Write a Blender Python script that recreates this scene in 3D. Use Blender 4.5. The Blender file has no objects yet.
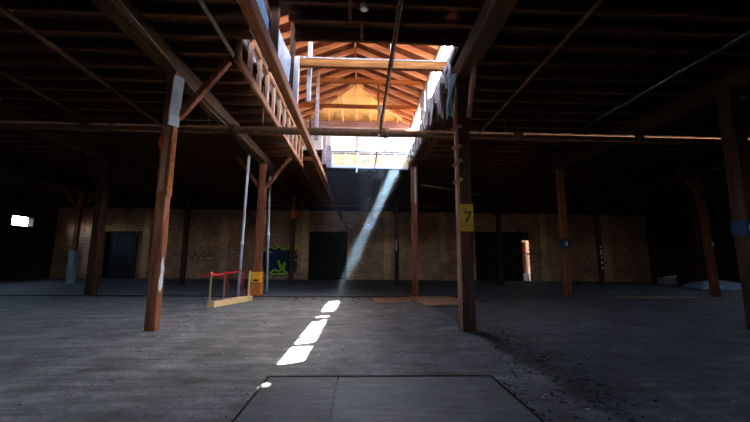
import bpy, bmesh, math, random
from mathutils import Vector, Matrix
random.seed(7)
PI = math.pi
scn = bpy.context.scene
COL = scn.collection

# ------------------------------------------------------------------ helpers
class MB:
    """collects boxes, timbers, tubes; build() links them as one mesh object"""
    def __init__(s): s.bm = bmesh.new()
    def box(s, x0, x1, y0, y1, z0, z1):
        v = [s.bm.verts.new(p) for p in ((x0,y0,z0),(x1,y0,z0),(x1,y1,z0),(x0,y1,z0),(x0,y0,z1),(x1,y0,z1),(x1,y1,z1),(x0,y1,z1))]
        for f in ((3,2,1,0),(4,5,6,7),(0,1,5,4),(1,2,6,5),(2,3,7,6),(3,0,4,7)): s.bm.faces.new([v[i] for i in f])
        return s
    def prism(s, pts, axis, a, b):
        """closed polygon pts (2D, in the plane across axis) extruded from a to b"""
        def P(p, t):
            if axis == 'x': return (t, p[0], p[1])
            if axis == 'y': return (p[0], t, p[1])
            return (p[0], p[1], t)
        A = [s.bm.verts.new(P(p, a)) for p in pts]; B = [s.bm.verts.new(P(p, b)) for p in pts]
        n = len(pts)
        s.bm.faces.new(A); s.bm.faces.new(B[::-1])
        for i in range(n): s.bm.faces.new([A[i], B[i], B[(i+1) % n], A[(i+1) % n]])
        return s
    def timber(s, p0, p1, w, h, up=(0,0,1), jit=0.0, seg=None, ch=0.012, bow=0.0, taper=1.0):
        """sawn timber from p0 to p1; w across, h along 'up'; chamfered, lightly uneven"""
        p0 = Vector(p0); p1 = Vector(p1); d = p1-p0; L = d.length; d.normalize()
        u = Vector(up); u = (u-d*u.dot(d))
        if u.length < 1e-4: u = Vector((0,1,0))-d*d.y
        u.normalize(); r = d.cross(u)
        if seg is None: seg = max(1, int(L/0.45)) if jit else 1
        c = min(ch, w*.2, h*.2)
        sec = [(-w/2+c,-h/2),(w/2-c,-h/2),(w/2,-h/2+c),(w/2,h/2-c),(w/2-c,h/2),(-w/2+c,h/2),(-w/2,h/2-c),(-w/2,-h/2+c)]
        rings = []
        ox = oy = 0
        for i in range(seg+1):
            t = i/seg
            if jit and 0 < i < seg: ox = random.uniform(-jit, jit); oy = random.uniform(-jit, jit)
            else: ox = oy = 0
            b = bow*math.sin(PI*t); k = 1+(taper-1)*t
            ring = []
            for a, e in sec:
                q = p0+d*(L*t)+r*(a*k+ox+b)+u*(e*k+oy)
                if jit: q += r*random.uniform(-jit,jit)*.5+u*random.uniform(-jit,jit)*.5
                ring.append(s.bm.verts.new(q))
            rings.append(ring)
        for i in range(seg):
            for k in range(8): s.bm.faces.new([rings[i][k], rings[i][(k+1)%8], rings[i+1][(k+1)%8], rings[i+1][k]])
        s.bm.faces.new(rings[0][::-1]); s.bm.faces.new(rings[-1])
        return s
    def tube(s, pts, r, n=10, caps=True):
        pts = [Vector(p) for p in pts]; rings = []
        ref = None
        for i, p in enumerate(pts):
            d = (pts[min(i+1,len(pts)-1)]-pts[max(i-1,0)]).normalized()
            if ref is None: ref = d.orthogonal().normalized()
            ref = (ref-d*ref.dot(d)).normalized(); v = d.cross(ref)
            rr = r[i] if isinstance(r, (list,tuple)) else r
            rings.append([s.bm.verts.new(p+ref*math.cos(2*PI*k/n)*rr+v*math.sin(2*PI*k/n)*rr) for k in range(n)])
        for i in range(len(pts)-1):
            for k in range(n):
                f = s.bm.faces.new([rings[i][k], rings[i][(k+1)%n], rings[i+1][(k+1)%n], rings[i+1][k]]); f.smooth = True
        if caps: s.bm.faces.new(rings[0][::-1]); s.bm.faces.new(rings[-1])
        return s
    def sheet(s, fn, nu, nv, t=0.004):
        """thin sheet with real thickness from fn(u,v)->Vector"""
        g = [[Vector(fn(i/nu, j/nv)) for j in range(nv+1)] for i in range(nu+1)]
        top = [[None]*(nv+1) for _ in range(nu+1)]; bot = [[None]*(nv+1) for _ in range(nu+1)]
        for i in range(nu+1):
            for j in range(nv+1):
                du = g[min(i+1,nu)][j]-g[max(i-1,0)][j]; dv = g[i][min(j+1,nv)]-g[i][max(j-1,0)]
                n = du.cross(dv)
                n = n.normalized() if n.length > 1e-9 else Vector((0,0,1))
                top[i][j] = s.bm.verts.new(g[i][j]+n*t/2); bot[i][j] = s.bm.verts.new(g[i][j]-n*t/2)
        for i in range(nu):
            for j in range(nv):
                s.bm.faces.new([top[i][j],top[i+1][j],top[i+1][j+1],top[i][j+1]]); s.bm.faces.new([bot[i][j],bot[i][j+1],bot[i+1][j+1],bot[i+1][j]])
        for i in range(nu):
            s.bm.faces.new([top[i][0],bot[i][0],bot[i+1][0],top[i+1][0]]); s.bm.faces.new([top[i][nv],top[i+1][nv],bot[i+1][nv],bot[i][nv]])
        for j in range(nv):
            s.bm.faces.new([top[0][j],top[0][j+1],bot[0][j+1],bot[0][j]]); s.bm.faces.new([top[nu][j],bot[nu][j],bot[nu][j+1],top[nu][j+1]])
        return s
    def build(s, name, m, parent=None):
        me = bpy.data.meshes.new(name); bmesh.ops.recalc_face_normals(s.bm, faces=s.bm.faces[:])
        s.bm.to_mesh(me); s.bm.free(); me.materials.append(m)
        o = bpy.data.objects.new(name, me); COL.objects.link(o)
        if parent: o.parent = parent
        return o

def tag(o, label=None, cat=None, group=None, kind=None):
    if label: o['label'] = label
    if cat: o['category'] = cat
    if group: o['group'] = group
    if kind: o['kind'] = kind
    return o
def empty(name, loc, label, cat, group=None, rz=0):
    o = bpy.data.objects.new(name, None); o.empty_display_size = .2; COL.objects.link(o)
    o.location = loc; o.rotation_euler = (0,0,rz)
    return tag(o, label, cat, group)
def struct(name, mb, m, label=None):
    o = mb.build(name, m); o['kind'] = 'structure'
    if label: o['label'] = label
    return o
def copy_tree(o, parent=None):
    c = o.copy(); COL.objects.link(c)
    if parent: c.parent = parent
    for ch in o.children: copy_tree(ch, c)
    return c

# ------------------------------------------------------------------ materials
def nmat(name):
    m = bpy.data.materials.new(name); m.use_nodes = True; nt = m.node_tree
    return m, nt, nt.nodes['Principled BSDF']
def coords(nt, scale=(1,1,1), kind='Object'):
    tc = nt.nodes.new('ShaderNodeTexCoord'); mp = nt.nodes.new('ShaderNodeMapping')
    mp.inputs['Scale'].default_value = scale; nt.links.new(tc.outputs[kind], mp.inputs['Vector']); return mp.outputs['Vector']
def noise(nt, vec, scale, detail=4, rough=.55):
    n = nt.nodes.new('ShaderNodeTexNoise'); n.inputs['Scale'].default_value = scale; n.inputs['Detail'].default_value = detail
    n.inputs['Roughness'].default_value = rough; nt.links.new(vec, n.inputs['Vector']); return n.outputs['Fac']
def ramp(nt, fac, stops):
    r = nt.nodes.new('ShaderNodeValToRGB'); e = r.color_ramp.elements
    while len(e) < len(stops): e.new(.5)
    for i, (p, c) in enumerate(stops): e[i].position = p; e[i].color = (*c, 1)
    nt.links.new(fac, r.inputs['Fac']); return r.outputs['Color']
def mixc(nt, fac, a, b, mode='MIX'):
    n = nt.nodes.new('ShaderNodeMix'); n.data_type = 'RGBA'; n.blend_type = mode
    for sock, v in ((n.inputs[0], fac), (n.inputs[6], a), (n.inputs[7], b)):
        if isinstance(v, (int,float)): sock.default_value = v
        elif isinstance(v, tuple): sock.default_value = (*v, 1)
        else: nt.links.new(v, sock)
    return n.outputs[2]
def bump(nt, b, h, strength=.3, dist=.01):
    n = nt.nodes.new('ShaderNodeBump'); n.inputs['Strength'].default_value = strength; n.inputs['Distance'].default_value = dist
    nt.links.new(h, n.inputs['Height']); nt.links.new(n.outputs['Normal'], b.inputs['Normal'])
def wood(name, dark, mid, light, axis='z', rough=.8, fine=14, spots=None):
    m, nt, b = nmat(name)
    sc = {'x':(.09,1,1), 'y':(1,.09,1), 'z':(1,1,.09)}[axis]
    v = coords(nt, sc); f = noise(nt, v, fine, 6, .65)
    c = ramp(nt, f, [(.28,dark),(.5,mid),(.74,light)])
    v2 = coords(nt, (1,1,1)); g = noise(nt, v2, 2.3, 3)
    c = mixc(nt, g, c, mixc(nt, .55, c, dark), 'MIX')
    if spots:
        s = noise(nt, v2, 9, 4, .7); k = ramp(nt, s, [(.60,(0,0,0)),(.66,(1,1,1))]); c = mixc(nt, k, c, spots)
    nt.links.new(c, b.inputs['Base Color']); b.inputs['Roughness'].default_value = rough; b.inputs['Specular IOR Level'].default_value = .12
    bump(nt, b, f, .5, .008)
    return m
def plain(name, col, rough=.6, metal=0, var=.25, scale=6):
    m, nt, b = nmat(name)
    v = coords(nt); f = noise(nt, v, scale, 5, .6)
    d = tuple(c*(1-var) for c in col); l = tuple(min(1, c*(1+var)) for c in col)
    nt.links.new(ramp(nt, f, [(.3,d),(.7,l)]), b.inputs['Base Color'])
    b.inputs['Roughness'].default_value = rough; b.inputs['Metallic'].default_value = metal; b.inputs['Specular IOR Level'].default_value = .2
    return m
M = {}
M['post'] = wood('post_timber', (.085,.026,.013), (.26,.085,.038), (.46,.18,.09), 'z', .65)
M['post_dark'] = wood('post_timber_dark', (.022,.010,.007), (.068,.027,.015), (.15,.06,.034), 'z', .75)
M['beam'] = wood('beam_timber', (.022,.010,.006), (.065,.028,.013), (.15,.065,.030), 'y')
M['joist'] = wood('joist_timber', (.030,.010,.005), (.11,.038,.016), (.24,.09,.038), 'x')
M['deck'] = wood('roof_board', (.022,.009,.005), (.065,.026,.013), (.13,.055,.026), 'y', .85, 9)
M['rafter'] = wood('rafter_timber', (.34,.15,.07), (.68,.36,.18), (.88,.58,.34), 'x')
M['roofdeck'] = wood('monitor_roof_board', (.05,.014,.007), (.17,.055,.022), (.34,.12,.045), 'x', .85, 7)
M['tie'] = wood('tie_timber', (.10,.028,.007), (.25,.08,.019), (.42,.155,.04), 'x')
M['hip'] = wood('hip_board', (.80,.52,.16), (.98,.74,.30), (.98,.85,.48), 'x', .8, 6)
M['grey'] = wood('grey_timber', (.26,.20,.18), (.52,.44,.41), (.76,.68,.63), 'z', .8)
M['greyy'] = wood('grey_timber_long', (.20,.17,.17), (.40,.36,.36), (.60,.56,.56), 'y', .8)
M['purple'] = wood('grey_plate', (.17,.12,.13), (.33,.24,.25), (.46,.36,.37), 'x', .8)
M['orangeb'] = wood('orange_beam', (.10,.030,.009), (.24,.075,.022), (.40,.14,.045), 'y', .7)
M['strip'] = wood('strip_timber', (.20,.085,.05), (.40,.20,.13), (.55,.32,.22), 'z', .8)
M['pine'] = wood('new_pine', (.66,.46,.20), (.88,.68,.36), (.95,.80,.52), 'x', .7)
M['pinez'] = wood('new_pine_upright', (.50,.33,.10), (.72,.50,.2), (.85,.62,.3), 'z', .7)
M['mdf'] = wood('tan_plywood', (.46,.28,.15), (.70,.47,.27), (.85,.62,.40), 'x', .75, 5)
M['white'] = plain('chalky_white', (.72,.76,.80), .8, 0, .2, 9)
M['plaster'] = plain('grey_white_board', (.30,.29,.34), .85, 0, .35, 7)
M['sheet'] = plain('plastic_sheet', (.32,.46,.58), .4, 0, .25, 8)
M['pipe'] = plain('dusty_pipe', (.105,.052,.029), .75, 0, .35, 12)
M['steel'] = plain('galvanised_pole', (.74,.78,.80), .45, .15, .15, 10)
M['dark_pipe'] = plain('dark_conduit', (.13,.09,.065), .7, 0, .3, 10)
M['bpipe'] = plain('bright_conduit', (.20,.13,.09), .7, 0, .3, 10)
M['navy'] = plain('navy_paint', (.012,.035,.085), .6, 0, .3, 8)
M['yellow'] = plain('yellow_paint', (.33,.18,.008), .6, 0, .25, 9)
M['orange'] = plain('orange_yellow_paint', (.88,.42,.03), .5, 0, .15, 9)
M['rust'] = plain('orange_brown_paint', (.62,.19,.03), .6, 0, .3, 12)
M['red'] = plain('red_paint', (.45,.03,.02), .55, 0, .2, 8)
M['tape'] = plain('red_tape', (.65,.03,.04), .5, 0, .15, 8)
M['pink'] = plain('red_pink_stake', (.60,.20,.17), .7, 0, .2, 8)
M['num_white'] = plain('white_number', (.92,.95,.97), .6, 0, .05)
M['num_dark'] = plain('dark_number', (.03,.03,.03), .6, 0, .05)
M['door'] = wood('door_boards', (.008,.007,.006), (.024,.021,.019), (.055,.048,.042), 'z')
M['doorb'] = wood('bluish_door_boards', (.018,.019,.021), (.05,.053,.06), (.09,.095,.11), 'z')
M['pipe'].node_tree.nodes['Principled BSDF'].inputs['Specular IOR Level'].default_value = 0; M['pipe'].node_tree.nodes['Principled BSDF'].inputs['Roughness'].default_value = 1
M['iron'] = plain('black_iron', (.03,.028,.026), .6, .5, .3)
M['lime'] = plain('lime_spray_paint', (.50,.75,.02), .6, 0, .2)
M['tagp'] = plain('dark_spray_paint', (.03,.035,.05), .6, 0, .2)
M['paleblue'] = plain('pale_blue_paint', (.30,.37,.38), .7, 0, .3, 5)
M['tarp'] = plain('pale_blue_tarp', (.30,.42,.55), .6, 0, .2, 3)
M['debris'] = plain('dark_debris', (.02,.016,.013), .9, 0, .5, 20)
M['chips'] = plain('pale_chips', (.55,.58,.58), .8, 0, .3, 20)
M['outwall'] = plain('sunlit_outside_wall', (.20,.075,.04), .8, 0, .2, 2)
M['outground'] = plain('outside_ground', (.10,.095,.085), .9, 0, .2, 2)
M['glassbulb'] = plain('metal_lamp_shade', (.35,.34,.32), .3, .8, .2)

def floor_mat():
    m, nt, b = nmat('dusty_concrete')
    v = coords(nt); big = noise(nt, v, .35, 5, .6); med = noise(nt, v, 2.2, 8, .7); fine = noise(nt, v, 30, 4, .6)
    streak = noise(nt, coords(nt, (.35,2.2,1)), 3.2, 6, .7)
    c = ramp(nt, med, [(.34,(.055,.061,.065)),(.50,(.165,.180,.190)),(.68,(.33,.355,.37))])
    c = mixc(nt, .55, c, ramp(nt, big, [(.3,(.5,.5,.5)),(.7,(1.1,1.1,1.1))]), 'MULTIPLY')
    c = mixc(nt, .6, c, ramp(nt, streak, [(.38,(.36,.35,.35)),(.52,(1,1,1)),(.66,(1.5,1.52,1.55))]), 'MULTIPLY')
    c = mixc(nt, .5, c, ramp(nt, fine, [(.36,(.45,.45,.45)),(.64,(1.35,1.35,1.35))]), 'MULTIPLY')
    # paler trowelled strip and darker gritty strip running away from the camera along the right post row
    sx = nt.nodes.new('ShaderNodeSeparateXYZ'); nt.links.new(v, sx.inputs[0])
    wob = nt.nodes.new('ShaderNodeMath'); wob.operation = 'MULTIPLY_ADD'; nt.links.new(noise(nt, v, 1.6, 4), wob.inputs[0]); wob.inputs[1].default_value = .5; nt.links.new(sx.outputs['X'], wob.inputs[2])
    mr = nt.nodes.new('ShaderNodeMapRange'); nt.links.new(wob.outputs[0], mr.inputs['Value']); mr.inputs['From Min'].default_value = 1.0; mr.inputs['From Max'].default_value = 4.0
    c = mixc(nt, .75, c, ramp(nt, mr.outputs['Result'], [(.0,(1,1,1)),(.14,(1.02,1.02,1.0)),(.16,(1.25,1.23,1.2)),(.31,(1.2,1.18,1.15)),(.34,(.35,.34,.33)),(.46,(.6,.58,.56)),(.7,(.95,.93,.9))]), 'MULTIPLY')
    # dark grime patches
    g = noise(nt, v, 1.1, 6, .75); c = mixc(nt, ramp(nt, g, [(.54,(0,0,0)),(.64,(.8,.8,.8))]), c, (.04,.038,.036))
    # pale scuffs
    w = noise(nt, coords(nt, (1,3,1)), 5.5, 6, .8); c = mixc(nt, ramp(nt, w, [(.66,(0,0,0)),(.72,(.5,.5,.5))]), c, (.40,.43,.45))
    nt.links.new(c, b.inputs['Base Color'])
    nt.links.new(ramp(nt, med, [(.3,(.55,.55,.55)),(.7,(.8,.8,.8))]), b.inputs['Roughness'])
    b.inputs['Specular IOR Level'].default_value = .4
    bump(nt, b, med, .35, .02)
    return m
def ply_floor_mat():
    m, nt, b = nmat('weathered_plate')
    v = coords(nt, (.5,2.5,1)); f = noise(nt, v, 7, 8, .75); g = noise(nt, coords(nt), 2.2, 5, .6)
    c = ramp(nt, f, [(.3,(.06,.068,.07)),(.55,(.13,.15,.155)),(.78,(.27,.30,.31))])
    c = mixc(nt, ramp(nt, g, [(.55,(0,0,0)),(.7,(.7,.7,.7))]), c, (.055,.045,.038))
    nt.links.new(c, b.inputs['Base Color']); b.inputs['Roughness'].default_value = .55; bump(nt, b, f, .4, .01)
    return m
def brick_mat(name='old_brick', base=((.66,.32,.17),(.32,.14,.07)), axis='xz', mortar=(.62,.46,.33)):
    m, nt, b = nmat(name)
    tc = nt.nodes.new('ShaderNodeTexCoord'); sx = nt.nodes.new('ShaderNodeSeparateXYZ'); cx = nt.nodes.new('ShaderNodeCombineXYZ')
    nt.links.new(tc.outputs['Object'], sx.inputs[0]); nt.links.new(sx.outputs['X' if axis == 'xz' else 'Y'], cx.inputs['X']); nt.links.new(sx.outputs['Z'], cx.inputs['Y'])
    br = nt.nodes.new('ShaderNodeTexBrick'); nt.links.new(cx.outputs[0], br.inputs['Vector'])
    br.inputs['Color1'].default_value = (*base[0],1); br.inputs['Color2'].default_value = (*base[1],1); br.inputs['Mortar'].default_value = (*mortar,1)
    br.inputs['Scale'].default_value = 1; br.inputs['Brick Width'].default_value = .24; br.inputs['Row Height'].default_value = .085; br.inputs['Mortar Size'].default_value = .012
    v = coords(nt); g = noise(nt, v, .7, 6, .7); h = noise(nt, v, 3.5, 6, .7)
    c = mixc(nt, .8, br.outputs['Color'], ramp(nt, g, [(.32,(.30,.27,.25)),(.5,(.85,.80,.75)),(.68,(1.35,1.2,1.0))]), 'MULTIPLY')
    c = mixc(nt, ramp(nt, h, [(.58,(0,0,0)),(.70,(.55,.55,.55))]), c, (.30,.27,.23))
    nt.links.new(c, b.inputs['Base Color']); b.inputs['Roughness'].default_value = .95; b.inputs['Specular IOR Level'].default_value = .1; bump(nt, b, br.outputs['Fac'], -.4, .01)
    return m
M['floor'] = floor_mat(); M['plate'] = ply_floor_mat()
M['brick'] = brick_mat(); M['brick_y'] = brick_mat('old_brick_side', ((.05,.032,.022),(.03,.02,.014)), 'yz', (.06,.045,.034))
M['pilaster'] = brick_mat('pilaster_brick', ((.90,.50,.26),(.66,.33,.16)))
M['sky_block'] = plain('black_sky_block', (.03,.03,.03), .9)
def glass_mat():
    m, nt, b = nmat('dirty_window_glass')
    b.inputs['Base Color'].default_value = (.95,.97,1,1); b.inputs['Roughness'].default_value = .0
    b.inputs['Transmission Weight'].default_value = 1; b.inputs['IOR'].default_value = 1.0
    b.inputs['Specular IOR Level'].default_value = 0
    return m

# ------------------------------------------------------------------ camera (standing about a metre above the floor)
F_PX, PITCH, YAW, ROLL, CH = 350.9, .14503, .03921, .00821, 1.04
Fv = Vector((math.sin(YAW)*math.cos(PITCH), math.cos(YAW)*math.cos(PITCH), math.sin(PITCH)))
Rv = Vector((math.cos(YAW), -math.sin(YAW), 0)); Uv = Rv.cross(Fv)
R2 = Rv*math.cos(ROLL)+Uv*math.sin(ROLL); U2 = Uv*math.cos(ROLL)-Rv*math.sin(ROLL)
cam = bpy.data.cameras.new('camera'); co = bpy.data.objects.new('camera', cam); COL.objects.link(co)
cam.sensor_width = 36; cam.lens = F_PX/750*36; cam.clip_start = .05; cam.clip_end = 300
mw = Matrix((R2, U2, -Fv)).transposed().to_4x4(); mw.translation = Vector((0,0,CH)); co.matrix_world = mw
scn.camera = co

# ------------------------------------------------------------------ setting
XL, XR, YB, YF = -17.9, 17.9, -6.0, 21.3          # room: left, right, behind the camera, far wall
JZ, DZ = 4.40, 4.60                                # joist bottoms, roof boards
MX0, MX1, MY0, MY1 = -2.0, 1.6, 3.45, 11.2          # roof monitor
PX = [-12.94, -8.06, -3.18, 1.70, 6.58, 11.46, 16.34]
PY = [.20, 5.67, 11.19, 16.54]
struct('floor', MB().box(XL-.3, XR+.3, YB-.3, YF+.4, -.3, 0), M['floor'], 'dusty grey concrete warehouse floor')
# floor joint strips
struct('trim_1', MB().box(XL, 3.6, 10.78, 10.90, 0, .018), M['rust' if 0 else 'post_dark'], 'dark joint strip across the floor')
struct('trim_2', MB().box(8.1, 10.6, 10.95, 11.07, 0, .03), M['mdf'], 'pale low kerb strip on the floor at right')
# far wall with openings (x0,x1,top)
def wall_with_openings(name, x0, x1, y0, y1, z1, ops, m, label):
    mb = MB(); x = x0
    for a, b, za, zb in sorted(ops):
        mb.box(x, a, y0, y1, 0, z1)
        if za > 0: mb.box(a, b, y0, y1, 0, za)
        mb.box(a, b, y0, y1, zb, z1); x = b
    mb.box(x, x1, y0, y1, 0, z1)
    return struct(name, mb, m, label)
wall_with_openings('wall_back', XL-.3, XR+.3, YF, YF+.35, 4.7,
    [(-15.15,-13.30,0,2.72), (-3.10,-.82,0,2.84), (7.0,10.35,0,2.95)], M['brick'], 'old brown brick wall across the far end')
def side_wall(name, x0, x1, ops, label):             # side walls with small high windows, most added unseen for light (a, b, z0, z1)
    mb = MB(); y = YB
    for a, b, za, zb in ops:
        mb.box(x0, x1, y, a, 0, 4.7); mb.box(x0, x1, a, b, 0, za); mb.box(x0, x1, a, b, zb, 4.7); y = b
    mb.box(x0, x1, y, YF, 0, 4.7); struct(name, mb, M['brick_y'], label)
WIN_L = [(3.5,4.7,2.80,3.35),(10.5,11.7,2.80,3.35),(18.62,19.80,2.80,3.30)]  # only the last is in view; the others are added for fill light
ADDED_WIN_R = [(11.6,12.8,2.80,3.35)]  # unseen window added for fill light
ADDED_WIN_B = [(-4.6,-3.2,2.5,3.5),(1.2,2.6,2.5,3.5)]  # unseen windows added behind the camera to brighten far wall and floor
side_wall('wall_left', XL-.3, XL, WIN_L, 'dark side wall at the left with a small bright window')
side_wall('wall_right', XR, XR+.3, ADDED_WIN_R, 'dark side wall at the right')
wall_with_openings('wall_front', XL-.3, XR+.3, YB-.3, YB, 4.7, ADDED_WIN_B, M['brick'], 'wall behind the camera')
k = 0
for x in (-15.9, -12.6, -8.1, -3.35, 1.6, 5.0, 11.2, 15.2):
    k += 1
    struct('trim_%d' % (k+2), MB().box(x-.2, x+.2, YF-.16, YF, 0, 4.12), M['pilaster'], 'brick pilaster on the far wall')
struct('trim_11', MB().box(XL, XR, YF-.10, YF, 4.1, 4.4), M['post_dark'], 'dark timber plate along the top of the far wall')
# crumbling plaster band over the middle door
mb = MB()
for i in range(46):
    x = random.uniform(-3.3, 1.2); z = 2.95+random.uniform(-.02, .3); w = random.uniform(.05,.22); h = random.uniform(.03,.10)
    mb.box(x, x+w, YF-.012-random.random()*.01, YF, z, z+h)
M['limewash'] = plain('old_limewash', (.62,.55,.46), .9)
tag(mb.build('plaster_patch', M['limewash']), 'crumbling whitish plaster patches above the boarded middle doorway', 'plaster', kind='stuff')

# ceiling boards around the monitor opening (and one small hole added to cast the small sun spot)
cb = MB()
OX0, OX1, OY0, OY1 = MX0, MX1, 5.02, MY1
cb.box(XL-.3, OX0, YB-.3, YF+.4, DZ, DZ+.08); cb.box(OX1, XR+.3, YB-.3, YF+.4, DZ, DZ+.08)
cb.box(OX0, OX1, OY1, YF+.4, DZ, DZ+.08)
hx0, hx1, hy0, hy1 = 1.20, 1.33, 4.42, 4.50
cb.box(OX0, OX1, YB-.3, MY0, DZ, DZ+.08); cb.box(OX0, -1.42, MY0, OY0, DZ, DZ+.08); cb.box(-1.42, -1.06, MY0, OY0, 4.84, 4.90); cb.box(-1.46, -1.42, MY0, OY0, 4.60, 4.90); cb.box(-1.06, OX1, MY0, hy0, DZ, DZ+.08); cb.box(-1.06, hx0, hy0, OY0, DZ, DZ+.08); cb.box(hx1, OX1, hy0, OY0, DZ, DZ+.08); cb.box(hx0, hx1, hy1, OY0, DZ, DZ+.08)
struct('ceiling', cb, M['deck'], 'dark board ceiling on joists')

# joists: across the whole room, cut at the monitor opening
jk = 0
def joist(xa, xb, y, label, group):
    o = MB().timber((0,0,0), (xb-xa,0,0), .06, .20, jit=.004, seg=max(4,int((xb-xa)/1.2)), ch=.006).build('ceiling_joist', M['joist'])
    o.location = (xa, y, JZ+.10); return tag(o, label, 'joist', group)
ys = [round(.6+.45*i, 3) for i in range(9)]+[4.55, 4.99]
for y in ys:
    if y > MY0:
        joist(XL, -1.43, y, 'dark timber ceiling joist left of the slot where white boards hang', 'ceiling joists left of the near slot')
        joist(-1.06, XR, y, 'dark timber ceiling joist just in front of the skylight, starting at the hanging boards', 'ceiling joists just in front of the skylight')
        continue
    joist(XL, XR, y, 'dark timber ceiling joist spanning the hall in front of the skylight', 'ceiling joists in front of the skylight')
y = 5.44
while y < 21.2:
    if y < MY1+.02:
        joist(XL, OX0-.04, y, 'brown timber ceiling joist running from the left wall to the skylight', 'ceiling joists left of the skylight')
        joist(OX1+.32, XR, y, 'dark timber ceiling joist running from the skylight to the right wall', 'ceiling joists right of the skylight')
    else:
        joist(XL, XR, y, 'dark timber ceiling joist spanning the hall beyond the skylight', 'ceiling joists beyond the skylight')
    y += .47
for x, y0, y1 in ((-.19, 4.11, 4.52), (-.03, 4.58, 4.96)):
    o = MB().timber((0,0,0), (0,y1-y0,0), .05, .19).build('joist_blocking', M['joist']); o.location = (x, y0, JZ+.105)
    tag(o, 'short brown blocking between the two joists nearest the skylight' if y0 > 4.3 else 'short brown blocking piece beside the hanging ceiling lamps', 'blocking')

# main beams on the post rows
names = ['beam over the white-footed post at far left', 'beam over the second row of posts at left', 'heavy brown beam over the left post row beside the skylight',
         'heavy brown beam along the right edge of the skylight', 'dark beam over the posts numbered 6 and 4', 'dark beam over the post numbered 5', 'dark beam nearest the right wall']
for x, nm in zip(PX, names):
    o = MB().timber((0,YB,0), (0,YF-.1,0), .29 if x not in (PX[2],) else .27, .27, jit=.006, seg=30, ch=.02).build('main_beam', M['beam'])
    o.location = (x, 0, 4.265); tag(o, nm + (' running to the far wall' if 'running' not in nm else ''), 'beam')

# ------------------------------------------------------------------ roof monitor (skylight)
ZE, ZR, ZS, ZT = 5.50, 6.22, 4.90, 5.49    # eave, ridge, window sill, window head
XC = -.2
# shell: side walls below sill and above head, piers; roof; hip end
mb = MB(); mb.box(MX1, MX1+.06, MY0, 9.0, DZ, ZS).box(MX1, MX1+.06, 9.0, MY1+.06, DZ, 4.64).box(MX1, MX1+.06, MY0, MY1+.06, ZT, ZE+.14)
for a, b in ((MY0, 4.58), (4.92, 5.36), (6.14, 6.26), (6.60, 6.70), (7.24, 7.36), (8.10, 8.42), (8.56, 9.25), (11.10, MY1+.06)):
    mb.box(MX1, MX1+.06, a, b, ZS, ZT)
struct('wall_skylight_right', mb, M['greyy'], 'right side wall of the roof monitor with window openings')
mb = MB(); mb.box(MX0-.06, MX0, MY0, MY1+.06, 4.62, 5.32).box(MX0-.06, MX0, MY0, MY1+.06, ZT, ZE+.14)
for a, b in ((MY0,5.2), (6.5,6.6), (7.9,8.0), (9.3,9.4), (10.7, MY1+.06)): mb.box(MX0-.06, MX0, a, b, 5.32, ZT)
struct('wall_skylight_left', mb, M['greyy'], 'left side wall of the roof monitor')
EZ0, EZ1 = 4.60, 5.16
mb = MB().box(MX0, MX1, MY1, MY1+.06, 4.68, EZ0).box(MX0, MX1, MY1, MY1+.06, EZ1, ZE+.14)
for a, b in ((MX0,-1.33),(-1.23,-1.04),(-.25,-.12),(.72,.80),(1.44,MX1)): mb.box(a, b, MY1, MY1+.06, EZ0, EZ1)
struct('wall_skylight_back', mb, M['grey'], 'far end wall of the roof monitor with bright panes')
mb = MB().box(MX0-.06, MX1+.06, MY0-.06, MY0, DZ, 4.75)
for a, b in ((MX0-.06,-1.85),(-.86,-.78),(.30,.38),(1.45,MX1+.06)): mb.box(a, b, MY0-.06, MY0, 4.75, 5.62)  # unseen openings added to light the hip end and far wall
mb.box(MX0-.06, MX1+.06, MY0-.06, MY0, 5.62, 5.72)
struct('wall_skylight_front', mb, M['greyy'], 'unseen near end wall of the roof monitor with openings added for light')
# roof planes with thickness
HY = 9.74
def quadslab(mb, pts, t=.05):
    pts = [Vector(p) for p in pts]; n = (pts[1]-pts[0]).cross(pts[2]-pts[0]).normalized()
    if n.z < 0: n = -n
    A = [mb.bm.verts.new(p) for p in pts]; B = [mb.bm.verts.new(p+n*t) for p in pts]
    mb.bm.faces.new(A); mb.bm.faces.new(B[::-1]); k = len(pts)
    for i in range(k): mb.bm.faces.new([A[i],B[i],B[(i+1)%k],A[(i+1)%k]])
ov = .07; dz = .4*ov
mb = MB()
quadslab(mb, [(XC,MY0-.1,ZR+.17),(XC,HY,ZR+.17),(MX1+ov,MY1+.1,ZE+.17-dz),(MX1+ov,MY0-.1,ZE+.17-dz)])
quadslab(mb, [(XC,HY,ZR+.17),(XC,MY0-.1,ZR+.17),(MX0-ov,MY0-.1,ZE+.17-dz),(MX0-ov,MY1+.1,ZE+.17-dz)])
struct('ceiling_skylight', mb, M['roofdeck'], 'reddish boards of the pitched monitor roof')
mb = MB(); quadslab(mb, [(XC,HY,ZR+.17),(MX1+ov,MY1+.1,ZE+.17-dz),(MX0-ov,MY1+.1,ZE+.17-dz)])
struct('ceiling_skylight_hip', mb, M['hip'], 'bright yellow boards of the hipped far end of the monitor roof')

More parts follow.
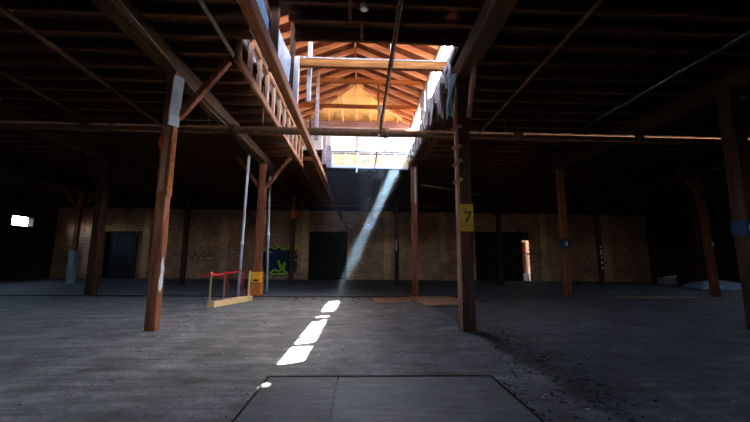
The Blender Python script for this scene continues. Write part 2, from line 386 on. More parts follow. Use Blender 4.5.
# common rafters in pairs
proto = None
ry = [3.7+.442*i for i in range(14)]
for i, y in enumerate(ry):
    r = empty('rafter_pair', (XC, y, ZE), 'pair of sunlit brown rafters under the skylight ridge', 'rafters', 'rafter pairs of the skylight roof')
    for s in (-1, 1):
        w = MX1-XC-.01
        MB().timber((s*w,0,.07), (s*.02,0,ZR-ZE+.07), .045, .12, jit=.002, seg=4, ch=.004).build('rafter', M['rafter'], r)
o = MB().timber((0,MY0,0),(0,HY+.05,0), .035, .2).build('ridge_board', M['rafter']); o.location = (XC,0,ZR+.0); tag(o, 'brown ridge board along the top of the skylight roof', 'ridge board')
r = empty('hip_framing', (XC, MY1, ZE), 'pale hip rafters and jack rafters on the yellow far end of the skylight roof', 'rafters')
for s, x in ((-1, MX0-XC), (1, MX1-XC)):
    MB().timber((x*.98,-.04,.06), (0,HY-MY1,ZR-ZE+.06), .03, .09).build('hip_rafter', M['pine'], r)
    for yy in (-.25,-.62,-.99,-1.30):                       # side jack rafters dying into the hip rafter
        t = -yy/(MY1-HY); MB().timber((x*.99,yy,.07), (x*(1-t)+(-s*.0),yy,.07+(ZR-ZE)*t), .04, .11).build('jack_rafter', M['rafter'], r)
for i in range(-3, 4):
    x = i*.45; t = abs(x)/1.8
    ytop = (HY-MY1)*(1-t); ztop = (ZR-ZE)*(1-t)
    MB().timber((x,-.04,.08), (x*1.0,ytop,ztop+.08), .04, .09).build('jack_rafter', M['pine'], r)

# ties
def tie(y, z, x0, x1, h, w, label, m='tie'):
    o = MB().timber((0,0,0), (x1-x0,0,0), w, h, jit=.003, seg=5, ch=.006).build('tie_beam', M[m]); o.location = (x0, y, z)
    return tag(o, label, 'tie beam')
tie(6.0, 4.63, -1.16, 1.55, .15, .09, 'orange timber tie beam with pale top edge, nearest across the skylight')
tie(6.0, 4.716, -1.18, 1.55, .022, .11, 'pale grey board lying along the top of the nearest tie beam', 'greyy')
tie(8.35, 5.58, -1.98, 1.58, .12, .05, 'thin orange tie across the middle of the skylight rafters')
tie(9.75, 5.55, -1.98, 1.58, .12, .05, 'thin orange tie just before the yellow skylight end', 'tie')
tie(11.10, 5.53, -1.98, 1.58, .24, .14, 'grey purple plate beam above the far skylight panes', 'purple')

# framing uprights inside the left side of the opening
def upright(x, y, z0, z1, w, d, m, label, lean=0):
    o = MB().timber((0,0,0), (lean,0,z1-z0), w, d, up=(0,1,0), jit=.003, seg=5, ch=.006).build('upright', M[m]); o.location = (x,y,z0)
    return tag(o, label, 'upright')
upright(-1.20, 5.94, 3.78, 4.70, .09, .10, 'grey', 'grey upright carrying the left end of the nearest tie beam')
upright(-1.02, 6.25, 4.0, 6.15, .085, .06, 'grey', 'pale tall upright standing left inside the skylight')
upright(-1.13, 8.3, 4.0, 5.78, .08, .06, 'purple', 'slim grey brown upright behind the pale tall one')
upright(-1.22, 10.9, 4.12, 5.42, .12, .10, 'purple', 'grey upright at the left end of the far skylight panes')
upright(-1.03, 10.6, 3.92, 4.62, .16, .09, 'purple', 'short grey purple upright hanging at the left lower corner of the far panes')
upright(-1.33, 4.85, 3.80, 4.83, .12, .05, 'post_dark', 'black upright left of the hanging white board at top of the skylight')
upright(-1.33, 6.12, 3.80, 5.60, .10, .05, 'post_dark', 'black upright right of the hanging white board at top of the skylight')
upright(.42, 9.0, 4.62, 5.95, .05, .05, 'tie', 'thin bright stud hanging right of the skylight ridge')
upright(-.19, 7.75, 5.55, 6.2, .03, .03, 'tie', 'thin bright hanger below the skylight ridge')
# hanging white boards
o = MB().sheet(lambda u,v: (-1.36+.02*math.sin(5*u+v*3), 4.98+1.05*u, 3.85+.92*v-.02*u), 8, 6, .015).build('wall_board', M['plaster'])
tag(o, 'whitish grey board hanging between two black uprights left in the skylight', 'board')
o = MB().sheet(lambda u,v: (-1.40+.015*math.sin(4*u), 4.0+.78*u, 3.85+.72*v), 6, 5, .015).build('wall_board', M['sheet'])
tag(o, 'pale blue grey board nearest at the top, right of the orange beam', 'board')
# long orange beam along the left of the skylight
o = MB().timber((0,1.5,0),(0,YF-.02,0), .13, .17, jit=.003, seg=24, ch=.012).build('hanging_beam', M['orangeb']); o.location = (-1.205,0,3.685)
tag(o, 'long orange brown beam hanging below the ceiling along the left side of the skylight', 'beam')
# hangers for it
for y in (3.2, 8.4, 10.9, 14.2, 17.6):
    o = MB().timber((0,0,0),(0,0,DZ-3.60 if y > 5 and y < 11.2 else JZ-3.6), .045, .07, up=(0,1,0)).build('beam_hanger', M['beam']); o.location = (-1.30, y, 3.60)
    tag(o, 'brown timber hanger tying the long orange beam to the ceiling', 'hanger', 'hangers of the long orange beam')
# ladder-like left kerb of the monitor: rails and studs
r = empty('kerb_frame', (-1.93, 4.3, 4.1), 'ladder-like brown timber frame with whitish studs along the left of the skylight', 'frame')
MB().timber((0,.7,.02),(0,6.85,.02), .06, .15, jit=.003, seg=10).build('bottom_rail', M['orangeb'], r)
MB().timber((0,.7,.72),(0,6.85,.72), .06, .09, jit=.003, seg=10).build('top_rail', M['orangeb'], r)
for i in range(12):
    y = .85+i*.53
    MB().timber((-.01,y,.09),(-.01,y,.68), .07, .09, up=(0,1,0)).build('stud', M['strip'], r)
# right kerb: lattice, broken boards and plastic
r = empty('kerb_frame', (1.50, 5.0, 4.1), 'grey lattice kerb of broken boards along the right of the skylight', 'frame')
MB().timber((0,.5,.20),(0,6.1,.20), .05, .08, jit=.004, seg=9).build('bottom_rail', M['greyy'], r)
MB().timber((.02,.2,.43),(.02,6.1,.43), .06, .07, jit=.004, seg=9).build('top_rail', M['greyy'], r)
for i in range(11):
    y = .6+i*.5
    MB().timber((0,y,.08),(0,y+random.uniform(-.1,.1),.45), .04, .07, up=(0,1,0)).build('stud', M['grey'], r)
for i in range(9):
    y = .8+i*.58; s = random.choice((-1,1)); a = random.uniform(.12,.28)
    MB().timber((-.045,y-s*a,-.12+random.random()*.15),(-.045,y+s*a,.25+random.random()*.18), .02, random.uniform(.06,.12), up=(0,1,0)).build('broken_board', M['grey' if i%3 else 'greyy'], r)
# rail between beam and glazing shows whitish slats
for i in range(7):
    y = 5.7+i*.42+random.uniform(-.1,.1)
    o = MB().timber((0,0,0),(random.uniform(-.02,.02),random.uniform(-.35,.35),-random.uniform(.35,.6)), .018, random.uniform(.07,.13), up=(0,1,0)).build('splintered_board', M['grey'])
    o.location = (1.42, y, 4.45); tag(o, 'splintered grey board dangling from the right kerb of the skylight', 'board', 'splintered boards on the right kerb')
def torn(name, x, y, z, w, h, seed, m, label):
    rnd = random.Random(seed); ph = rnd.random()*6
    def fn(u, v):
        ww = w*(1-.75*v**1.3); return (x+.05*math.sin(7*u+ph+3*v), y+(u-.5)*ww+.12*v*math.sin(ph), z-h*v*(1-.25*abs(math.sin(9*u+ph))))
    o = MB().sheet(fn, 8, 10, .004).build(name, M[m]); return tag(o, label, 'plastic sheet')
torn('torn_sheet', 1.46, 5.42, 4.12, .24, .75, 3, 'sheet', 'torn pale blue plastic hanging beside the post numbered 7')
torn('torn_sheet', 1.40, 6.0, 4.3, .5, .8, 5, 'grey', 'ragged grey sheet hanging just left of the post numbered 7')
torn('torn_sheet', 1.42, 7.0, 4.45, .8, .5, 8, 'grey', 'ragged whitish sheet under the right skylight glass')

# far header railing
r = empty('header_frame', (-1.0, 11.1, 4.04), 'whitish timber header frame below the far skylight panes', 'frame')
MB().timber((0,0,.06),(2.5,0,.05), .08, .08, jit=.003, seg=6).build('bottom_rail', M['white'], r)
MB().timber((-.05,0,.53),(2.5,0,.53), .07, .05, jit=.003, seg=6).build('top_rail', M['grey'], r)
MB().timber((0,.03,.28),(2.5,.03,.28), .03, .42, seg=3).build('panel', M['pine'], r)
for i in range(7):
    MB().timber((.05+i*.405,-.03,.10),(.05+i*.405,-.03,.51), .03, .025, up=(0,1,0)).build('stud', M['white'], r)
MB().timber((.98,-.05,.20),(1.4,-.05,.45), .02, .04).build('brace', M['grey'], r)
MB().timber((1.45,-.05,.45),(1.75,-.05,.18), .02, .04).build('brace', M['grey'], r)
MB().timber((.83,-.02,-.14),(.83,-.02,.12), .05, .04, up=(0,1,0)).build('hanging_stub', M['white'], r)
# dark header joist closing the opening under the far end
# glass panes: a pane per opening, seen as things of the building
gk = 0
M['glass'] = glass_mat()
def pane(x0,x1,y0,y1,z0,z1):
    global gk; gk += 1
    struct('window_%d' % gk, MB().box(x0,x1,y0,y1,z0,z1), M['glass'], 'bright window pane of the roof monitor')
for a, b in ((-1.04,-.25),(-.12,.72),(.80,1.44),(-1.33,-1.23)): pane(a, b, MY1+.025, MY1+.031, EZ0, EZ1)
# ------------------------------------------------------------------ posts
def numeral(txt, size, m, parent, loc, name='numeral', ext=.002):
    cu = bpy.data.curves.new('numeral', 'FONT'); cu.body = txt; cu.size = size; cu.extrude = ext; cu.align_x = 'CENTER'; cu.align_y = 'CENTER'; cu.offset = size*.012
    tmp = bpy.data.objects.new('numeral_curve', cu); COL.objects.link(tmp)
    bpy.context.view_layer.update()
    me = bpy.data.meshes.new_from_object(tmp.evaluated_get(bpy.context.evaluated_depsgraph_get()))
    COL.objects.unlink(tmp); bpy.data.objects.remove(tmp); me.materials.clear(); me.materials.append(m)
    o = bpy.data.objects.new(name, me); COL.objects.link(o); o.parent = parent; o.location = loc; o.rotation_euler = (PI/2,0,0); return o
def post(x, y, label, w=.22, m='post', braces=('l','r'), band=None, lean=0, h=4.13):
    r = empty('timber_post', (x, y, 0), label, 'post', None)
    MB().timber((0,0,0),(lean,0,h), w, w, up=(0,1,0), jit=.005, seg=12, ch=.018).build('shaft', M[m], r)
    for b in braces:
        if b in 'lr':
            s = -1 if b == 'l' else 1
            MB().timber((s*.10,0,3.35),(s*.85,0,JZ-.02), .10, .11, up=(0,1,0), jit=.003, seg=3).build('knee_brace', M[m], r)
        if b == 'f': MB().timber((.08,-.11,3.45),(.08,-.55,4.30), .07, .10, up=(0,1,0), jit=.003, seg=3).build('knee_brace', M['strip'], r)
    if band:
        txt, z, hh, bm_, nm, sz, dx = band
        t = .006
        q = MB().box(-w/2-t, w/2+t, -w/2-t, w/2+t, z-hh/2, z+hh/2).build('number_band', M[bm_], r)
        numeral(txt, sz, M[nm], q, (dx, -w/2-t-.002, z))
    return r
p = post(PX[2]+.06, 5.6, 'reddish brown near left post with whitish board at its top', braces=('r',), w=.16, lean=-.03)
MB().timber((.085,-.05,2.05),(.085,-.05,3.16), .035, .14, up=(0,1,0)).build('splice_board', M['tie'], p)
MB().timber((.0,-.105,2.10),(.0,-.105,3.16), .09, .03, up=(0,1,0)).build('splice_board', M['strip'], p)
q = MB().timber((.085,-.10,3.18),(.11,-.10,4.02), .165, .03, up=(1.3,-1,0), jit=.004, seg=3).build('top_board', M['white'], p); q['label'] = 'chalky white board'
q = MB().box(-.11,-.05,-.11,-.085,2.80,2.98).build('paint_mark', M['red'], p)
q = MB(); q.prism([(-.07,.62),(-.02,.56),(.03,.66),(.02,.80),(.05,.9),(.0,1.0),(-.03,1.12),(-.06,.98),(-.04,.86),(-.08,.76)], 'x', .074, .082)
q.build('paint_splash', M['chips'], p)
p = post(PX[3]-.01, 5.62, 'dark near right post with yellow band and number 7', w=.20, m='post_dark', braces=('f',), band=('7', 1.76, .44, 'yellow', 'num_dark', .26, .02))
q = MB().timber((-.125,-.05,.02),(-.125,-.05,3.72), .05, .09, up=(0,1,0), jit=.003, seg=8).build('side_strip', M['strip'], p); q['label'] = 'paler reddish strip'
for z, a in ((3.26,.07),(2.93,.05),(2.66,.09),(2.36,.07)):
    MB().timber((-.21,-.11,z-a*.6),(-.05,-.11,z+a*.6), .02, .055).build('cleat', M['strip'], p)
post(PX[4]-.12, 5.62, 'dark post at right edge with navy band and number 6', w=.24, m='post_dark', braces=(), band=('6', 1.66, .26, 'navy', 'num_white', .23, -.035), lean=.03)
post(PX[1], 5.62, 'near left post beyond the frame', m='post_dark') if 0 else None
p = post(PX[2]+.02, 11.1, 'brown left post with orange yellow guard blocks at its foot', braces=('l','r'), w=.22)
g = MB(); g.prism([(-.15,-.15),(.13,-.15),(.15,-.1),(.15,.15),(-.15,.15)], 'z', .40, .72)
g.build('upper_guard', M['orange'], p)
MB().box(-.08,.06,-.158,-.145,.44,.50).build('guard_slot', M['iron'], p)
MB().prism([(-.16,-.16),(.155,-.16),(.155,.16),(-.16,.16)], 'z', .03, .38).build('lower_guard', M['rust'], p)
MB().timber((.13,-.03,1.85),(.13,-.03,3.2), .04, .12, up=(0,1,0)).build('splice_board', M['post'], p)
p = post(PX[3], 11.1, 'slim brown post at the right corner of the skylight far end', w=.20, braces=())
MB().timber((.02,-.125,2.9),(.02,-.125,4.1), .07, .04, up=(0,1,0)).build('pale_board', M['grey'], p)
post(PX[4]-.02, 11.1, 'post with small navy plate and white number 4', braces=(), w=.20, band=('4', 1.67, .31, 'navy', 'num_white', .24, 0))
post(PX[5]+.38, 11.5, 'leaning brown post with small dark plate and number 5', braces=('l',), w=.20, band=('5', 1.72, .22, 'navy', 'num_white', .19, 0), lean=-.14)
post(PX[1]-.02, 11.1, 'dark brown post left of the near left post, in front of the sliding door', m='post_dark', w=.24)
p = post(PX[0], 16.5, 'thin far left post with pale painted lower half', m='post', w=.17)
MB().timber((0,0,.01),(-.02,0,1.45), .25, .25, up=(0,1,0), jit=.004, seg=4).build('painted_casing', M['paleblue'], p)
post(PX[1], 16.5, 'dark far post against the brick wall, right of the near left post', m='post_dark', w=.20)
p = post(PX[2], 16.5, 'far post with red painted patch, in front of the graffiti', m='post_dark', w=.19)
MB().box(-.10,.10,-.10,.10,3.05,3.45).build('paint_patch', M['red'], p)
p = post(PX[3]-.02, 16.5, 'dark far post with small white notice, seen between middle door and slim post', m='post_dark', w=.19)
MB().box(-.05,.0,-.105,-.095,1.60,2.10).build('paper_notice', M['num_white'], p)
post(PX[4], 16.5, 'dark far post in front of the right sliding door', m='post_dark', w=.20)
p = post(PX[5], 16.5, 'dark far post with white paint flecks, at right', m='post_dark', w=.2)
mb = MB()
for z in (1.05,1.3,1.5,1.62,1.8,.8): mb.box(-.06+random.random()*.04,.02,-.108,-.098,z,z+.06+random.random()*.06)
mb.build('paint_fleck', M['num_white'], p)
post(PX[6], 16.5, 'dark far post nearest the right wall', m='post_dark', w=.2)

# ------------------------------------------------------------------ pipes, conduits, lamps
def pipe(name, pts, rr, m, label, cat='pipe', couplings=()):
    r = empty(name, pts[0], label, cat); o = Vector(pts[0])
    MB().tube([Vector(p)-o for p in pts], rr, 12).build('tube', M[m], r)
    for t in couplings:
        a = Vector(pts[0])-o; b = Vector(pts[-1])-o; d = (b-a).normalized(); c = a.lerp(b, t)
        MB().tube([c-d*rr*1.2, c+d*rr*1.2], rr*1.35, 12).build('coupling', M[m], r)
    return r
r = pipe('sprinkler_pipe', [(XL+.1,7.63,3.95),(XR-.1,7.63,3.95)], .085, 'pipe', 'long horizontal brown sprinkler pipe crossing the whole hall', couplings=(.12,.26,.33,.42,.514,.6,.68,.8))
o = Vector((XL+.1,7.63,3.95))
for x in (-7.95,-3.9,-3.45,-2.25,.42,3.3,5.9,9.2):
    MB().tube([Vector((x,7.63,3.95))-o, Vector((x,7.63,DZ))-o], .014 if x != .42 else .04, 6).build('hanger_rod', M['dark_pipe'], r)
pipe('conduit', [(-1.97,1.5,4.14),(-1.98,7.4,4.14),(-2.0,13.6,4.14)], .028, 'bpipe', 'thin pale conduit running away left of the skylight beam', 'conduit', (.3,.6))
pipe('conduit', [(2.70,1.5,4.02),(2.69,7.63,4.0)], .028, 'pipe', 'thin conduit running away at right of the post numbered 7', 'conduit', (.5,))
pipe('conduit', [(.42,1.2,4.12),(.40,7.60,4.02)], .022, 'pipe', 'brown conduit below the middle of the skylight meeting the sprinkler pipe', 'conduit', (.6,))
pipe('conduit', [(.47,1.2,4.20),(.45,7.60,4.10)], .012, 'bpipe', 'thinner conduit beside the brown one under the skylight', 'conduit')
pipe('conduit', [(-4.35,1.5,4.05),(-4.5,7.9,4.05)], .04, 'pipe', 'brown pipe running away above left, outside the near left post', 'pipe', (.7,))
pipe('conduit', [(-5.9,1.5,4.1),(-6.1,9.9,4.1)], .03, 'pipe', 'thin dark pipe at far upper left below the joists', 'pipe')
pipe('conduit', [(5.15,1.5,4.05),(4.85,9.7,4.05)], .03, 'iron', 'thin dark pipe at upper right meeting the sprinkler pipe', 'pipe', (.6,))
pipe('wire', [(-2.80,2.0,4.08),(-2.85,4.0,4.02),(-3.0,6.5,3.99),(-3.03,8.5,4.05)], .008, 'bpipe', 'thin wire strung along the beam over the near left post', 'wire')
pipe('wire', [(.36,7.45,3.85),(.31,7.4,3.3),(.22,7.36,2.75)], .014, 'bpipe', 'thin rod dangling from the sprinkler pipe under the skylight', 'rod')
pipe('wire', [(.5,5.97,4.72),(.5,5.98,5.2),(.47,6.0,5.9)], .008, 'white', 'thin pale wire rising from the nearest tie beam', 'wire')
pipe('wire', [(1.95,11.1,3.55),(4.8,12.9,3.55)], .025, 'bpipe', 'thin pale rail running right from the slim post under the ceiling', 'rail')
pipe('steel_pole', [(-3.48,10.40,0),(-3.36,10.25,4.38)], .038, 'steel', 'bright steel pole left of the post with yellow guards', 'pole', (.35,))
pipe('steel_pole', [(-3.20,12.45,0),(-3.38,12.75,4.38)], .038, 'steel', 'bright steel pole right of the post with yellow guards', 'pole', (.45,))
for dy, lab in ((0,'lower dusty round metal lamp hanging from the nearest joists'),(-.22,'upper dusty round metal lamp hanging beside the joist blocking')):
    l = empty('ceiling_lamp', (.0, 3.78+dy*.5, 4.04-dy*.4), lab, 'lamp')
    MB().tube([(0,0,.06),(0,0,.44)], .012, 8).build('stem', M['iron'], l)
    MB().tube([(0,0,-.04),(0,0,-.02),(0,0,.02),(0,0,.06)], [.035,.055,.05,.02], 14).build('shade', M['glassbulb'], l)

# ------------------------------------------------------------------ far wall doors, graffiti
k = 0
def door(x0, x1, z1, m, label, y=YF+.05):
    global k; k += 1
    r = empty('door_%d' % k, ((x0+x1)/2, y, 0), label, 'door'); r['kind'] = 'structure'; del r['category']
    w = (x1-x0)/2; mb = MB(); n = max(2, int((x1-x0)/.22))
    for i in range(n):
        a = -w+i*2*w/n; mb.box(a, a+2*w/n-.012, 0, .05, .01, z1-.01)
    mb.box(-w, w, .03, .06, 0, z1)
    mb.build('door_boards', m, r)
    for z in (.4, z1*.55, z1-.3): MB().box(-w+.03, w-.03, -.03, 0, z, z+.12).build('ledge', m, r)
    return r
door(-3.11, -.81, 2.85, M['door'], 'tall dark boarded double door in the middle of the far wall')
door(-15.16, -13.28, 2.73, M['door'], 'black doorway at far left half hidden by the sliding panel', YF+.2)
r = door(-14.5, -13.1, 2.62, M['doorb'], 'bluish grey sliding door panel at far left', YF-.13)
MB().box(-.9, .9, -.02, .06, 2.66, 2.74).build('track', M['iron'], r)
r = door(6.98, 9.75, 2.96, M['door'], 'black boarded sliding door beside the bright gap', YF+.08)
MB().tube([(-.2,-.06,1.75),(2.35,-.06,1.62)], .03, 8).build('bar', M['iron'], r)
# thing glimpsed outside through the gap
r = empty('gate_pillar', (10.20, 21.62, 0), 'sunlit reddish pillar with white base seen through the door gap', 'pillar')
MB().box(-.20,.06,0,.2,.45,2.35).build('shaft', M['outwall'], r)
MB().box(-.24,.14,-.06,.26,0,.45).build('base', M['white'], r)
MB().box(-.34,-.24,.05,.15,1.2,2.75).build('side_rail', M['white'], r)
door(10.0, 10.36, 2.0, M['door'], 'x') if 0 else None
struct('trim_12', MB().box(9.72, 9.93, YF+.02, YF+.10, 0, 2.95).box(9.72,10.35,YF+.02,YF+.10,2.45,2.95), M['post_dark'], 'dark jamb around the bright gap')
struct('wall_sky_block', MB().box(6, 14, 22.9, 23.1, -.3, 6), M['sky_block'], 'dark wall added outside to block bright sky beyond the door gap')  # added backing that keeps the door gap dark beside the pillar
struct('ground', MB().box(-60, 60, YF+.4, 60, -.35, -.02), M['outground'], 'pale ground outside')
# graffiti
YG = YF-.006
mb = MB(); rnd = random.Random(4)
pts = []
for i in range(26):
    a = 2*PI*i/26; rx = 1.05+.14*rnd.uniform(-1,1); rz = .78+.12*rnd.uniform(-1,1)
    cx = math.copysign(abs(math.cos(a))**.5, math.cos(a)); cz = math.copysign(abs(math.sin(a))**.5, math.sin(a)); pts.append((-4.75+rx*cx, 1.02+rz*cz))
mb.prism(pts, 'y', YG, YF)
tag(mb.build('graffiti', M['navy']), 'dark navy spray painted block of graffiti on the brick wall', 'graffiti')
def ribbon(mb, pts, w, y):
    for (a, b) in zip(pts, pts[1:]):
        a = Vector((a[0], y, a[1])); b = Vector((b[0], y, b[1])); mb.timber(a, b, .008, w, up=(0,0,1) if abs(b.z-a.z) < abs(b.x-a.x) else (1,0,0), ch=.002)
mb = MB()
ribbon(mb, [(-5.75,1.75),(-5.5,1.95),(-5.15,1.78),(-4.9,1.92),(-4.6,1.72),(-4.35,1.9),(-4.0,1.80),(-3.75,2.0),(-3.55,1.9)], .09, YG-.01)
ribbon(mb, [(-5.7,1.75),(-5.55,1.5),(-5.3,1.62)], .07, YG-.01)
ribbon(mb, [(-5.35,.35),(-5.1,.55),(-4.8,.45),(-4.65,.75),(-4.5,1.0),(-4.55,.5),(-4.3,.35),(-5.3,.28)], .10, YG-.01)
ribbon(mb, [(-4.9,1.1),(-4.75,.7),(-4.6,.5)], .12, YG-.01)
ribbon(mb, [(-4.2,1.6),(-3.95,1.45),(-4.1,1.25),(-3.8,1.1)], .05, YG-.01)
tag(mb.build('graffiti', M['lime']), 'lime green spray painted lettering over the navy block', 'graffiti')
mb = MB()
ribbon(mb, [(-10.2,1.35),(-9.9,1.2),(-9.75,1.5),(-9.6,1.15),(-9.4,1.45),(-9.2,1.2),(-9.0,1.5),(-8.85,1.3),(-8.6,1.45)], .05, YG)
ribbon(mb, [(-10.0,1.1),(-9.5,1.05),(-9.1,1.1),(-8.8,1.0)], .04, YG)
tag(mb.build('graffiti', M['tagp']), 'small dark scrawled tag on the brick wall at left', 'graffiti')
mb = MB(); ribbon(mb, [(-8.0+.0,3.3),(-8.6,2.75),(-9.5,2.2),(-10.2,1.85)], .02, YG)
tag(mb.build('wall_cable', M['bpipe']), 'thin slack cable slanting down the brick wall at left', 'cable')

# ------------------------------------------------------------------ floor things
r = empty('floor_plate', (.2, 2.2, 0), 'weathered grey plank hatch flush with the floor at the bottom of the photo', 'hatch')
for i, (a, b) in enumerate(((-1.0,-.39),(-.38,.99))):
    MB().box(a, b, -1.0, 1.12, 0, .025).build('plank', M['plate'], r)
q = MB().box(-1.02, 1.01, 1.12, 1.15, 0, .03).build('edge_strip', M['beam'], r)
for s in (-1,1): MB().box(s*1.0-.008, s*1.0+.008, -1.0, 1.12, 0, .03).build('edge_strip', M['door'], r)
# plywood sheets
def ply(pts, z, label):
    r = MB().prism(pts, 'z', 0, .022).build('plywood_sheet', M['mdf']); r.location = (0,0,z)
    return tag(r, label, 'plywood sheet')
ply([(.32,10.5),(.41,9.3),(1.42,9.50),(1.45,10.6)], .002, 'tan plywood sheet lying on the floor, left one of two')
ply([(1.45,10.6),(1.56,8.52),(2.95,8.85),(2.75,10.7)], .026, 'larger tan plywood sheet lying on the floor beside the near right post')
# fence with tape and timber
def stake(x, y, h, m, label, w=.035, lean=0):
    o = MB().timber((0,0,0),(lean,0,h), w, w, up=(0,1,0)).build('stake', M[m]); o.location = (x,y,0); return tag(o, label, 'stake')
stake(-3.86, 9.4, .76, 'pinez', 'yellow wooden stake at the left end of the red tape', .045)
stake(-3.70, 9.9, .76, 'pink', 'red painted stake in the middle of the taped barrier', .04)
stake(-2.92, 9.5, .80, 'pinez', 'short yellow stake right at the end of the lying timber', .045)
mb = MB()
def taperib(mb, pts, w=.05):
    pts = [Vector(p) for p in pts]
    for a, b in zip(pts, pts[1:]): mb.timber(a, b, .006, w, up=(0,0,1) if abs((b-a).normalized().z) < .8 else (1,0,0), ch=.001)
taperib(mb, [(-4.0,9.30,.64),(-3.86,9.34,.74),(-3.78,9.6,.66),(-3.70,9.84,.71),(-3.5,9.95,.73),(-3.42,10.3,.78)], .045)
taperib(mb, [(-3.86,9.34,.66),(-3.76,9.6,.70),(-3.70,9.84,.66),(-3.60,9.9,.45),(-3.55,9.9,.30)], .03)
taperib(mb, [(-3.42,10.3,.78),(-3.25,10.0,.72),(-3.18,9.8,.40),(-3.05,9.62,.22),(-2.97,9.5,.12)], .035)
tag(mb.build('barrier_tape', M['tape']), 'red barrier tape strung between the stakes and the steel pole', 'tape')
o = MB().timber((0,0,0),(.42,1.45,0), .19, .13, jit=.002, seg=4).build('lying_timber', M['pine']); o.location = (-3.36, 8.25, .067)
tag(o, 'pale new timber lying on the floor below the taped barrier', 'timber')
# right back tarp and box
def tf(u, v):
    x = (u-.5)*2.6; y = (v-.5)*1.2; return (x, y, .05+.42*max(0,math.sin(PI*v))**.6*max(0,math.sin(PI*u))**.35*(1-.35*u)+.02*math.sin(9*u+4*v))
o = MB().sheet(tf, 16, 10, .01).build('tarpaulin', M['tarp']); o.location = (15.6, 15.0, -.02); tag(o, 'pale blue tarpaulin heaped on the floor behind the post numbered 5', 'tarpaulin')
r = empty('carton', (16.6, 18.6, 0), 'small pale box on the floor at far right by the wall', 'box')
MB().box(-.45,.25,-.2,.2,0,.36).build('body', M['plaster'], r); MB().prism([(-.45,.36),(.25,.36),(.32,.48),(-.40,.40)], 'y', -.2, -.185).build('flap', M['white'], r)
# debris
mb = MB(); rnd = random.Random(11)
def chip(mb, x, y, s):
    z = .0; a = rnd.random()*PI; w = s*rnd.uniform(.4,1); l = s*rnd.uniform(.6,1.5); h = s*rnd.uniform(.15,.4)
    c, si = math.cos(a), math.sin(a)
    vs = []
    for zz, kk in ((0,1),(h,.6)):
        for px, py in ((-l,-w),(l,-w*.7),(l*.8,w),(-l*.7,w*.8)): vs.append(mb.bm.verts.new((x+(px*c-py*si)*kk, y+(px*si+py*c)*kk, zz)))
    for f in ((3,2,1,0),(4,5,6,7),(0,1,5,4),(1,2,6,5),(2,3,7,6),(3,0,4,7)): mb.bm.faces.new([vs[i] for i in f])
for i in range(1500):
    t = rnd.random(); chip(mb, 1.80+rnd.gauss(0,.22)+.25*t, 2.6+3.2*t+rnd.gauss(0,.35), rnd.uniform(.003,.006)+.014*rnd.random()**4)
for i in range(240): chip(mb, rnd.gauss(-.78,.05), rnd.uniform(1.5,3.3), rnd.uniform(.004,.015))
for i in range(240): chip(mb, rnd.gauss(1.24,.05), rnd.uniform(1.5,3.3), rnd.uniform(.004,.015))
for i in range(160): chip(mb, rnd.uniform(-.7,1.2), 3.28+rnd.gauss(0,.03), rnd.uniform(.004,.012))
for i in range(700): chip(mb, rnd.uniform(-9,9), rnd.uniform(2,10.5), rnd.uniform(.003,.009)+.015*rnd.random()**5)
for i in range(160): chip(mb, rnd.gauss(-1.0,1.6), rnd.gauss(10.4,.4), rnd.uniform(.01,.04))
tag(mb.build('floor_debris', M['debris']), 'dark crumbs and grit strewn over the concrete floor', 'debris', kind='stuff')
mb = MB()
for i in range(230): chip(mb, rnd.uniform(-8,7), rnd.uniform(2,10), rnd.uniform(.004,.016))
for i in range(90): chip(mb, rnd.gauss(.45,.35), rnd.gauss(7.7,.25), rnd.uniform(.006,.022))
for i in range(60): chip(mb, rnd.gauss(-2.9,.25), rnd.gauss(6.2,.5), rnd.uniform(.006,.018))
tag(mb.build('floor_chips', M['chips']), 'pale chips and flakes scattered over the concrete floor', 'debris', kind='stuff')

# ------------------------------------------------------------------ haze in the sunbeam
m = bpy.data.materials.new('dusty_air'); m.use_nodes = True; nt = m.node_tree; nt.nodes.clear()
out = nt.nodes.new('ShaderNodeOutputMaterial'); vs = nt.nodes.new('ShaderNodeVolumeScatter')
vs.inputs['Color'].default_value = (.45,.72,1,1); vs.inputs['Density'].default_value = .011; vs.inputs['Anisotropy'].default_value = .2
nt.links.new(vs.outputs[0], out.inputs['Volume'])
tc = nt.nodes.new('ShaderNodeTexCoord'); sx = nt.nodes.new('ShaderNodeSeparateXYZ'); nt.links.new(tc.outputs['Object'], sx.inputs[0])
mr = nt.nodes.new('ShaderNodeMapRange'); nt.links.new(sx.outputs['Z'], mr.inputs['Value'])
for k_, v_ in (('From Min',.3),('From Max',3.6),('To Min',.001),('To Max',.013)): mr.inputs[k_].default_value = v_
nt.links.new(mr.outputs['Result'], vs.inputs['Density'])
o = MB().box(-1.05, 1.44, 7.75, 10.95, .03, 3.9).build('dust_haze', m)
tag(o, 'dusty air lit by the slanting shaft of sunlight under the skylight', 'haze', kind='stuff')

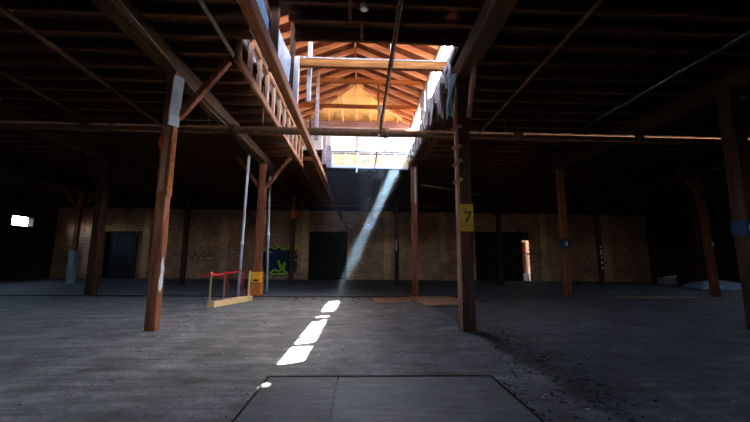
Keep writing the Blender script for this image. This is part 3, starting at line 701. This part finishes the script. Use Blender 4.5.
# ------------------------------------------------------------------ light
sd = Vector((.45,.29,1)).normalized()
sun = bpy.data.lights.new('sun', 'SUN'); sun.energy = 350; sun.angle = math.radians(.7); sun.color = (1,.93,.82)
so = bpy.data.objects.new('sun', sun); COL.objects.link(so); so.rotation_euler = (-sd).to_track_quat('-Z','Y').to_euler(); so.location = (5,5,12)
w = bpy.data.worlds.new('world'); scn.world = w; w.use_nodes = True; nt = w.node_tree
bg = nt.nodes['Background']; sky = nt.nodes.new('ShaderNodeTexSky'); sky.sky_type = 'NISHITA'; sky.sun_disc = False
sky.sun_elevation = math.radians(62); sky.sun_rotation = math.atan2(sd.x, sd.y); sky.air_density = 1; sky.dust_density = 3
nt.links.new(sky.outputs[0], bg.inputs['Color']); bg.inputs['Strength'].default_value = 9
def portal(loc, sx, sy, d):
    l = bpy.data.lights.new('portal', 'AREA'); l.shape = 'RECTANGLE'; l.size = sx; l.size_y = sy; l.cycles.is_portal = True
    o = bpy.data.objects.new('portal', l); COL.objects.link(o); o.location = loc; o.rotation_euler = Vector(d).to_track_quat('-Z','Y').to_euler()
portal((MX1+.08, 8.25, 5.07), .90, 6.0, (-1,0,0))
portal((MX0-.08, 8.0, 5.14), .58, 5.8, (1,0,0))
portal((.2, MY1+.08, 4.88), 2.9, .58, (0,-1,0))
portal((-.2, MY0-.08, 5.2), 3.5, 1.5, (0,1,0))
for a, b, za, zb in WIN_L: portal((XL-.32, (a+b)/2, (za+zb)/2), zb-za, b-a, (1,0,0))
for a, b, za, zb in ADDED_WIN_R: portal((XR+.32, (a+b)/2, (za+zb)/2), zb-za, b-a, (-1,0,0))
for a, b, za, zb in ADDED_WIN_B: portal(((a+b)/2, YB-.32, (za+zb)/2), b-a, zb-za, (0,1,0))
portal((10.1, YF+.37, 1.3), .6, 2.6, (0,-1,0))
scn.view_settings.view_transform = 'Standard'; scn.view_settings.look = 'None'; scn.view_settings.gamma = 1
scn.view_settings.use_curve_mapping = False; scn.view_settings.exposure = .25
